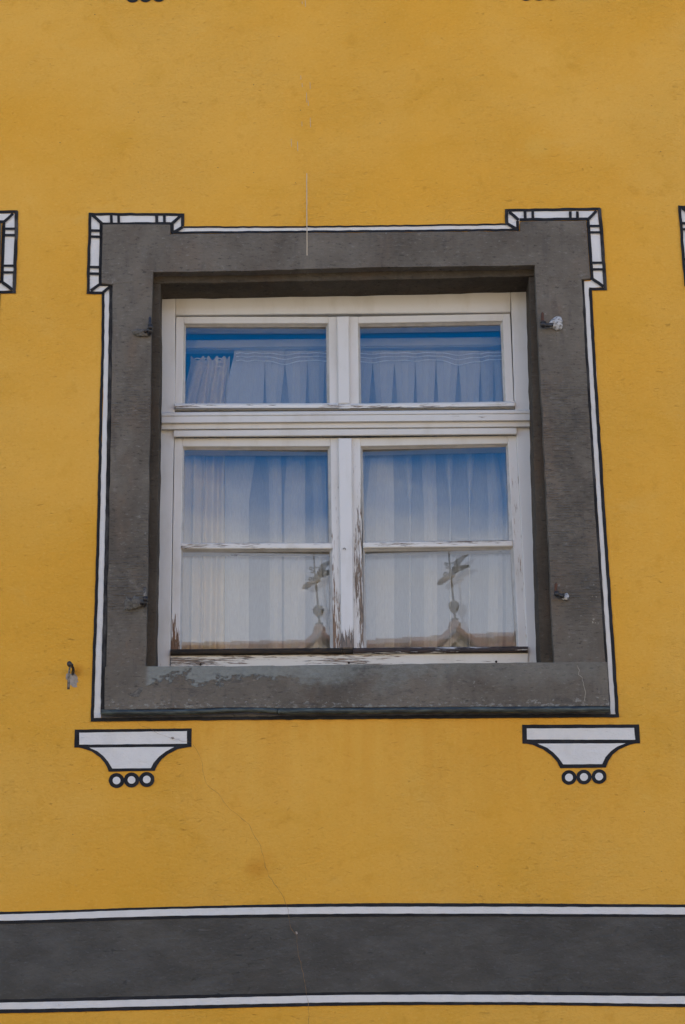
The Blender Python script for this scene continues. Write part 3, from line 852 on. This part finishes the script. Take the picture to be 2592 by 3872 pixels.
UL = ([(696, 1223), (1243, 1222), (1247, 1526), (690, 1527)], [(703.5, 1237), (1234, 1236), (1237, 1526), (701, 1527)])
UR = ([(1355, 1222), (1902, 1213), (1914, 1520), (1359, 1527)], [(1362, 1236), (1893, 1228), (1905, 1521), (1367, 1527)])
LL1 = ([(691, 1688), (1250, 1687), (1256, 2053), (685, 2054)], [(698, 1702), (1240, 1701), (1245, 2052), (695, 2053)])
LL2 = ([(685, 2075), (1256, 2074), (1261, 2458), (680, 2462)], [(693, 2088), (1247, 2086), (1249, 2456), (688, 2458)])
LR1 = ([(1364, 1687), (1922, 1677), (1940, 2043), (1373, 2051)], [(1372, 1700), (1913, 1691), (1926, 2042), (1380, 2049)])
LR2 = ([(1374, 2071), (1941, 2065), (1962, 2450), (1377, 2458)], [(1381, 2086), (1932, 2080), (1953, 2447), (1387, 2456)])
YW = 1.265
fl0 = sash("fanlight", [(666.5, 1197), (1297, 1197), (1300, 1530), (661, 1531)], [UL], [], YW * .4, M['wv'], M['wh'])
fl1 = sash("fanlight", [(1298, 1196.5), (1930, 1185.5), (1945, 1524), (1301, 1530)], [UR], [], -YW * .3, M['wv'], M['wh'])
ca0 = sash("casement", [(660.5, 1656), (1305, 1655), (1315, 2455), (647, 2460)], [LL1, LL2], [[(684, 2053.5), (1256.5, 2053), (1257, 2074), (684, 2074.5)]], YW, M['wvl'], M['wh'], M['wvr'])
ca1 = sash("casement", [(1306, 1655), (1953, 1646), (1997, 2450), (1316, 2455)], [LR1, LR2], [[(1373, 2051), (1940, 2043), (1941, 2065), (1373.5, 2071)]], -YW, M['wvp'], M['wh'], M['wvq'])
# weather bars shed the rain off the sashes
for o, a, b, ya, yb, m in ((fl0, 661, 1281, 1527.5, 1526.5, M['whp']), (fl1, 1283, 1947, 1529, 1519.5, M['whp'])):
    mb = MB(); profile(mb, a, ya, b, yb, [(-2, .153), (0, .134), (4, .129), (15, .1285), (16.5, .131), (17, .165)], m); mb.build("weather_bar", o)
for o, a, b, ya, yb, m in ((ca0, 646.5, 1293.5, 2457, 2452, M['whd']), (ca1, 1337, 1997.5, 2452, 2446, M['whm'])):
    mb = MB(); profile(mb, a, ya, b, yb, [(-2, .153), (-1, .134), (3, .126), (9, .124), (15, .125), (20, .130), (22, .138), (22.5, .165)], m); mb.build("weather_bar", o)
mb = MB(); board(mb, [(1294.5, 2453), (1336, 2452), (1336, 2468), (1294.5, 2469)], .128, .16, M['whd']); mb.build("weather_bar", ca0)
# cover strips over the meeting stiles
mb = MB(); board(mb, [(1274, 1195.5), (1320.5, 1195), (1323.5, 1525), (1280, 1526)], .136, .1495, M['wv'], .003); mb.build("cover_strip", window)
mb = MB(); board(mb, [(1280, 1656.5), (1331, 1656), (1339, 2451), (1291, 2452)], .136, .1495, M['wvc'], .003); cs = mb.build("cover_strip", window)
mb = MB()
mb.tube([at(1303 + 4 * math.cos(a), 2076 + 4 * math.sin(a), .130) for a in [R(x) for x in range(-200, 61, 26)]], .0012, M['worn_iron'], 6)
mb.tube([at(1303, 2073, .137), at(1303, 2073, .130)], .0012, M['worn_iron'], 6)
mb.build("cup_hook", cs)

# ------------------------------------------------------------------ curtains behind the glass
CD = .33
GAPS = [((997, 1008), (942, 1020)), ((1062, 1095), (1066, 1076)), ((1156, 1171), (1155, 1187)), ((1223, 1236), (1236, 1270)), ((1308, 1325), (1320, 1340)), ((1395, 1424), (1368, 1386)),
        ((1481, 1504), (1492, 1546)), ((1565, 1579), (1556, 1604)), ((1640, 1659), (1654, 1700)), ((1720, 1748), (1708, 1772)), ((1811, 1824), (1780, 1848)), ((1865, 1874), (1902, 1914))]
net = thing("net_curtain", at(1400, 2560, CD), "sheer white net curtain in tall pleats behind the panes", "curtain")
mb = MB(); kk = mb.mi(M['net'])
LV = [1326, 1345, 1372, 1400, 1440, 1480, 1525, 1600, 1720, 1900, 2150, 2450, 2600]
rowsv = []
for y in LV:
    def gx(i):
        (a, b), (c, d) = GAPS[i]; m1 = (a + b) / 2
        if y <= 1372: return (m1 - .2, m1 + .2)
        if y <= 1525:
            t = (y - 1372) / 153; return (m1 + (a - m1) * t, m1 + (b - m1) * t)
        t = min(1, (y - 1525) / 380); t = t * t * (3 - 2 * t)
        return (a + (c - a) * t, b + (d - b) * t)
    top = max(0.0, min(1.0, (1460 - y) / 120))
    e = 857 - 22 * max(0, min(1, (y - 1525) / 800)) + 30 * top
    pts = []
    edges = [gx(i) for i in range(len(GAPS))]
    cur = e
    for i, (s0, e0) in enumerate(edges + [(1985, 1990)]):
        for lay, seq in ((-1, (cur, s0)), (0, (s0, cur)), (1, (cur, s0))):
            for q in range(4):
                t = q / 3
                x = seq[0] + (seq[1] - seq[0]) * t
                bul = -.012 * math.sin(math.pi * t) if lay == -1 else .004 * math.sin(math.pi * t)
                pts.append(at(x, y, CD + lay * .007 + bul))
        cur = e0
    rowsv.append([mb.b.verts.new(p) for p in pts])
for i in range(len(rowsv) - 1):
    for j in range(len(rowsv[0]) - 1):
        try: mb.b.faces.new((rowsv[i][j], rowsv[i][j + 1], rowsv[i + 1][j + 1], rowsv[i + 1][j]))
        except ValueError: pass
mb.build("cloth", net)
mb = MB()
hooks = [893, 935, 990, 1078, 1160, 1240, 1316, 1409, 1492, 1572, 1650, 1734, 1817, 1870, 1960]
sag = [0, 2, 0, 14, 0, 2, 4, 8, 0, 2, -3, 16, 4, -4, 0]
for dy in (1336, 1349, 1364):
    pts = []
    for i in range(len(hooks) - 1):
        for q in range(6):
            t = q / 6; s_ = t * t * (3 - 2 * t)
            pts.append((hooks[i] + (hooks[i + 1] - hooks[i]) * t, dy + (sag[i] + (sag[i + 1] - sag[i]) * s_) * (dy - 1310) / 54 - 5 * math.sin(math.pi * t) ** 2 * 0.6))
    stroke(mb, pts, 3.2, CD - .024, M['tape'], .2, 40)
mb.build("heading_tape", net)

dr = thing("drape", at(770, 2560, .31), "beige fabric drape gathered at the left end of the window", "curtain")
mb = MB(); mb.mi(M['drape']); rv = []
for y in (1345, 1375, 1395, 1420, 1460, 1525, 1650, 1900, 2200, 2620):
    t = min(1, max(0, (y - 1375) / 190)); row = []
    xs0 = [722, 742, 760, 770, 778, 795, 812, 822, 838, 855, 870]; xs1 = [676, 700, 731, 738, 768, 777, 784, 812, 830, 846, 854]
    if y > 1525:
        u = (y - 1525) / 1000; sk = -16 * u
    else: sk = 10 * (1 - t)
    for i in range(len(xs0) * 4 - 3):
        a, r_ = divmod(i, 4); r_ /= 4
        b0 = xs0[a] + (xs0[min(a + 1, 10)] - xs0[a]) * r_; b1 = xs1[a] + (xs1[min(a + 1, 10)] - xs1[a]) * r_
        x = b0 + (b1 - b0) * t + (sk if 3 < i < 36 else 0)
        yy = y + (1 - t) * 9 * (1 - math.cos(i / 4 * math.pi)) if y < 1400 else y
        row.append(mb.b.verts.new(at(x, yy, .315 + (.010 + .008 * t) * math.cos(i / 4 * math.pi) * (1 if i % 8 < 5 else .8))))
    rv.append(row)
for i in range(len(rv) - 1):
    for j in range(len(rv[0]) - 1):
        f_ = mb.b.faces.new((rv[i][j], rv[i][j + 1], rv[i + 1][j + 1], rv[i + 1][j])); f_.smooth = True
mb.build("cloth", dr)
mb = MB()
for y in (1356, 1370, 1388):
    for x in (748, 780, 828): stroke(mb, [(x - 13, y + 2), (x, y - 2), (x + 13, y + 2)], 4, .296, M['drape'], .3, 9)
mb.build("heading_tape", dr)
rl = MB(); rl.solid(ats([(560, 1287), (2000, 1272), (2000, 1300), (560, 1317)], .30), YV * .05, M['rail'], .002)
rl.tube(ats([(560, 1323), (2000, 1306)], .315), .003, M['rail'], 8)
tag(rl.build("curtain_rail"), "long pale curtain rail across the top behind both fanlights", "curtain rail")

# ------------------------------------------------------------------ shutter pintles, four alike but set differently
GP = "iron shutter pintles in the stone jambs"


def pintle(px, ptop, pbot, kx, ky, kr, label, mort, mm, arm, pin_m, lower):
    o = thing("shutter_pintle", at(px, ky, -.03), label, "shutter hinge", GP)
    yk = -.036
    mb = MB(); mb.tube([at(px, ptop, yk), at(px, ptop + 5, yk), at(px, pbot, yk), at(kx, ky, yk)], [.003, .0052, .0052, .005], pin_m, 10); mb.build("pin", o)
    mb = MB(); mb.ball(at(kx, ky, yk), kr, M['iron'], (1, 1, 1.0), 3)
    mb.tube([at(kx, ky - kr * 1050, yk), at(kx, ky - kr * 550, yk)], [kr * .86, kr * .98], M['iron'], 14)
    if lower: mb.tube([at(kx, ky + 6, yk), at(kx - 1, ky + lower * .6, yk + .008), at(kx - 4, ky + lower, yk + .016)], [kr * .9, kr * .75, kr * .35], M['iron'], 12)
    mb.build("knob", o)
    mb = MB(); mb.tube([at(kx, ky + 2, yk), at((kx + arm[0]) / 2, (ky + arm[1]) / 2 + 1, yk + .006), at(*arm, -.012)], [.0062, .0065, .008], M['iron'], 8, flat=.8); mb.build("arm", o)
    mb = MB()
    pts = wob(mort, 6, 1.6)
    c = (sum(p[0] for p in pts) / len(pts), sum(p[1] for p in pts) / len(pts))
    prev = None
    for s_, d in ((1.0, -.0138), (.93, -.0185), (.72, -.022), (.42, -.0235)):
        ring_ = [mb.b.verts.new(at(c[0] + (p[0] - c[0]) * s_ + random.uniform(-1.2, 1.2), c[1] + (p[1] - c[1]) * s_ + random.uniform(-1.2, 1.2), d + random.uniform(-.003, .003) * (s_ < 1))) for p in pts]
        if prev:
            for i in range(len(pts)): mb.b.faces.new((prev[i], prev[(i + 1) % len(pts)], ring_[(i + 1) % len(pts)], ring_[i]))
        prev = ring_
    cv = mb.b.verts.new(at(*c, -.0245))
    for i in range(len(pts)): mb.b.faces.new((prev[i], prev[(i + 1) % len(pts)], cv))
    bmesh.ops.recalc_face_normals(mb.b, faces=mb.b.faces[:])
    mb.mi(mm); mb.build("mortar_patch", o, True)
    return o


c1 = lambda *p: [(300 + x / 2.24, 760 + y / 2.24) for x, y in p]
c3 = lambda *p: [(300 + x / 2.24, 1960 + y / 2.24) for x, y in p]
c4 = lambda *p: [(1800 + x / 2.24, 1960 + y / 2.24) for x, y in p]
cz = lambda *p: [(1920 + x / 5.6, 1120 + y / 5.6) for x, y in p]
pintle(568, 1198, 1227, 570, 1238, .0100, "black iron shutter pintle on the left jamb beside the left fanlight, pale mortar tongue",
       c1((445, 1095), (500, 1080), (540, 1085), (580, 1100), (600, 1148), (560, 1150), (500, 1150), (455, 1125)), M['mortar'], (545, 1258), M['iron'], 30)
pintle(2052, 1182, 1212, 2055, 1228, .0112, "rust tipped iron shutter pintle beside the right fanlight, bright round lead plug",
       cz((880, 560), (960, 480), (1040, 425), (1130, 440), (1175, 520), (1170, 660), (1110, 720), (1030, 730), (960, 690), (890, 640)), M['lead'], (2100, 1228), M['rust'], 0)
pintle(549, 2224, 2256, 551, 2266, .0092, "iron shutter pintle on the left jamb beside the casement, broad crumbling mortar patch",
       c3((375, 770), (400, 655), (440, 690), (470, 650), (530, 690), (550, 745), (500, 760), (425, 785)), M['mortar'], (530, 2288), M['worn_iron'], 28)
pintle(2103, 2205, 2236, 2106, 2246, .0094, "rusty iron shutter pintle on the right jamb beside the casement, small white plug",
       c4((735, 650), (775, 632), (790, 655), (785, 690), (750, 695), (728, 685)), M['lead'], (2138, 2256), M['rust'], 0)

# shutter catch on the plaster at lower left
hk = thing("shutter_catch", at(280, 2545, 0), "iron shutter catch with a hanging rod on the plaster left of the window bank", "shutter catch")
k5 = lambda x, y, d: at(200 + x / 7.84, 2420 + y / 7.84, d)
mb = MB(); mb.ball(k5(497, 712, -.062), .0085, M['iron'], (1, 1, 1.15), 3); mb.build("knob", hk)
mb = MB(); mb.tube([k5(500, 700, -.058), k5(560, 760, -.050), k5(610, 850, -.036), k5(615, 930, -.018), k5(585, 985, .004)], [.006, .0078, .0095, .010, .0095], M['iron'], 10, flat=.45); mb.build("strap", hk)
mb = MB(); mb.tube([k5(545, 745, -.054), k5(500, 850, -.055), k5(482, 980, -.053), k5(478, 1100, -.05), k5(475, 1300, -.046), k5(466, 1460, -.044)], [.0026, .003, .0035, .0040, .0046, .0044], M['worn_iron'], 8); mb.build("rod", hk)
mb = MB()
patch(mb, [(200 + x / 7.84, 2420 + y / 7.84) for x, y in ((415, 990), (520, 1000), (650, 985), (715, 1060), (745, 1120), (735, 1180), (770, 1245), (725, 1260), (715, 1310), (735, 1390), (640, 1405), (590, 1385), (560, 1345), (500, 1320), (450, 1300), (445, 1200), (385, 1130))],
      -.0012, M['bareplaster'], 1.2, 5)
tag(mb.build("bare_patch", house), "bare grey patch of plaster behind the shutter catch")

# ------------------------------------------------------------------ across the street (seen mirrored in the lower panes)
GY = .172


def opp(px, py, V, dx=-257):
    """point of the mirrored view, folded back to its real place across the street"""
    p = at(px + dx, py, V)
    return Vector((p.x, 2 * GY - p.y, p.z))


V0 = 16.5
apex = opp(1719, 2384, V0)
oy = apex.y
oh = thing("opposite_house", (apex.x, oy - 4, 0), "red tiled house with a small gable across the street, mirrored in the lower panes", "house")
pr = opp(1948, 2430, V0 + 3.2); pl = opp(1393, 2452, V0 + 3.4)
dirx = (pr - pl).normalized(); A = pl - dirx * 9; B = pr + dirx * 9
slope = Vector((0, 3.6, -3.6)); slopeb = Vector((0, -3.6, -3.6))
mb = MB()
# courses of tiles, each lapping the one below
n = 22
for i in range(n):
    a, b = i / n, (i + 1) / n
    lift = Vector((0, .03, .03))
    mb.face([A + slope * b + lift, B + slope * b + lift, B + slope * a, A + slope * a], M['tile'])
    mb.face([A + slope * b, B + slope * b, B + slope * b + lift, A + slope * b + lift], M['tile'])
mb.face([A, B, B + slopeb, A + slopeb], M['tile'])
rf = mb.build("roof", oh)
mb = MB(); L = (B - A).length; k = int(L / .33)
for i in range(k):
    p = A + dirx * (L * i / k); q = A + dirx * (L * (i + 1.06) / k)
    mb.tube([p + Vector((0, 0, .0)), q + Vector((0, 0, .0))], [.115, .095], M['ridge'], 10)
tag(mb.build("ridge_tile", rf), kind="stuff")
mb = MB()
e0, e1 = A + slope, B + slope
mb.face([(e0.x, e0.y - .4, 0), (e1.x, e1.y - .4, 0), (e1.x, e1.y - .4, e1.z + .4), (e0.x, e0.y - .4, e0.z + .4)], M['facade'])
b0, b1 = A + slopeb, B + slopeb
mb.face([(b0.x, b0.y + .4, 0), (b0.x, b0.y + .4, b0.z + .4), (b1.x, b1.y + .4, b1.z + .4), (b1.x, b1.y + .4, 0)], M['facade'])
for e, b, r_ in ((e0, b0, A), (e1, b1, B)):
    mb.face([(e.x, e.y - .4, 0), (e.x, e.y - .4, e.z + .4), (r_.x, r_.y, r_.z - .05), (b.x, b.y + .4, b.z + .4), (b.x, b.y + .4, 0)], M['facade'])
mb.build("wall", oh)
for i in range(7):
    for zf in (.16, .55):
        cx = A.x + (B.x - A.x) * (i + .5) / 7; yy = e0.y + (e1.y - e0.y) * (i + .5) / 7 - .39; cz_ = e0.z * zf + .3
        mb = MB(); mb.solid([(cx - .45, yy + .05, cz_), (cx + .45, yy + .05, cz_), (cx + .45, yy + .05, cz_ + 1.3), (cx - .45, yy + .05, cz_ + 1.3)], Vector((0, -.04, 0)), M['cream'])
        mb.solid([(cx - .37, yy + .058, cz_ + .08), (cx + .37, yy + .058, cz_ + .08), (cx + .37, yy + .058, cz_ + 1.22), (cx - .37, yy + .058, cz_ + 1.22)], Vector((0, -.006, 0)), M['dark_board'])
        mb.build("window", oh)
# cross gable: dark boarded front, cream barge boards, tiled slopes, capped apex
gl_, gr_ = apex + Vector((-2.0, 0, -2.0)), apex + Vector((2.0, 0, -2.0))
gb = MB(); gb.solid([apex + Vector((0, .0, -.12)), gl_ + Vector((.12, 0, 0)), gl_ + Vector((.12, 0, -3)), gr_ + Vector((-.12, 0, -3)), gr_ + Vector((-.12, 0, 0))], Vector((0, -3.6, 0)), M['dark_board'])
gab = gb.build("gable", oh)
gb = MB()
for s_ in (-1, 1):
    d = Vector((s_ * .7071, 0, -.7071)); nn = Vector((s_ * .7071, 0, .7071))
    gb.solid([apex + d * .0 + Vector((0, .12, -.19)), apex + d * 2.8 + Vector((0, .12, -.19)), apex + d * 2.8 + Vector((0, .12, -.11)), apex + Vector((0, .12, -.11))], Vector((0, -.05, 0)), M['cream'])
gb.build("barge_board", gab)
gb = MB()
for s_ in (-1, 1):
    d = Vector((s_ * .7071, 0, -.7071)); nn = Vector((s_ * .7071, 0, .7071))
    for i in range(10):
        p = apex + d * (.28 * i) + Vector((0, .16, 0)); q = apex + d * (.28 * (i + 1.1)) + Vector((0, .16, 0))
        gb.solid([p - nn * .03, q - nn * .0, q + nn * .025, p - nn * .005], Vector((0, -3.8, 0)), M['tile'])
gb.tube([apex + Vector((0, .17, -.03)), apex + Vector((0, .16, -.03)) + Vector((-.7071, 0, -.7071)) * 2.8], .032, M['ridge'], 10)
gb.tube([apex + Vector((0, .17, -.03)), apex + Vector((0, .16, -.03)) + Vector((.7071, 0, -.7071)) * 2.8], .032, M['ridge'], 10)
gb.tube([apex + Vector((0, .17, -.02)), apex + Vector((0, -3.6, -.02))], .065, M['ridge'], 12)
gb.build("gable_roof", gab)

# weather vane on the gable's apex: pole, finial, flying bird on an arrow with scrolls
vz = lambda x, y: opp(1600 + x / 4.356, 2060 + y / 4.356, V0)
vane = thing("weather_vane", apex + Vector((0, 0, .06)), "bird shaped weather vane on the gable opposite, mirrored in the lower panes", "weather vane")
mb = MB(); mb.tube([vz(540, 1330), vz(525, 1160), vz(505, 950), vz(470, 600), vz(440, 300), vz(425, 60), vz(418, -60)], [.014, .012, .011, .010, .009, .007, .004], M['copper'], 8)
mb.tube([vz(535, 1330), vz(535, 1268), vz(532, 1260), vz(531, 1250), vz(530, 1240)], [.035, .03, .045, .04, .02], M['copper'], 10); mb.build("pole", vane)
mb = MB(); sc_ = (vz(605, 1000) - vz(425, 1000)).length / 2
mb.tube([vz(505, 958), vz(505, 966), vz(507, 985), vz(510, 1020), vz(514, 1060), vz(518, 1110), vz(520, 1150), vz(522, 1170)], [sc_ * x for x in (.2, .55, .85, 1.0, .95, .68, .34, .1)], M['copper'], 20); mb.build("finial", vane)
mb = MB()
bird = [(490, 575), (520, 540), (560, 490), (620, 465), (680, 440), (715, 415), (745, 402), (790, 402), (770, 380), (745, 366), (710, 372), (670, 375), (615, 365), (640, 320), (680, 275), (735, 220), (762, 185), (735, 195), (675, 215), (610, 240), (560, 275), (530, 305),
        (510, 350), (520, 380), (500, 410), (470, 440), (460, 500), (462, 560)]
mb.solid([vz(*p) for p in bird], Vector((0, -.02, 0)), M['copper']); mb.build("bird", vane)
mb = MB(); mb.tube([vz(240, 682), vz(285, 655), vz(320, 640), vz(330, 636)], [.004, .03, .036, .01], M['copper'], 10)
mb.ball(vz(350, 615), .035, M['gilt'], (1, 1, 1), 2); mb.tube([vz(350, 615), vz(400, 592), vz(480, 575), vz(540, 535)], [.018, .02, .014, .012], M['gilt'], 8)
mb.ball(vz(410, 588), .026, M['gilt'], (1, 1, 1), 2)
mb.build("arrow", vane)


def scroll(c, r, a0, a1):
    k_ = 18
    return [vz(c[0] + r * (1 - .55 * i / k_) * math.cos(R(a0 + (a1 - a0) * i / k_)), c[1] + r * (1 - .55 * i / k_) * math.sin(R(a0 + (a1 - a0) * i / k_))) for i in range(k_ + 1)]


for pts in (scroll((380, 520), 34, 90, 500), scroll((385, 345), 28, 60, 380), scroll((455, 515), 34, 100, 470), scroll((510, 420), 24, 0, 380), scroll((410, 400), 26, 180, -120), [vz(390, 350), vz(430, 345), vz(480, 335), vz(520, 330)], [vz(415, 575), vz(435, 520), vz(440, 480)]):
    mb = MB(); mb.tube(pts, .0075, M['copper'], 6); mb.build("scroll", vane)

# ------------------------------------------------------------------ street
mb = MB(); mb.face([(-150, -150, 0), (150, -150, 0), (150, 150, 0), (-150, 150, 0)], M['asphalt'])
tag(mb.build("street"), "paved street below the house front", None, None, "structure")
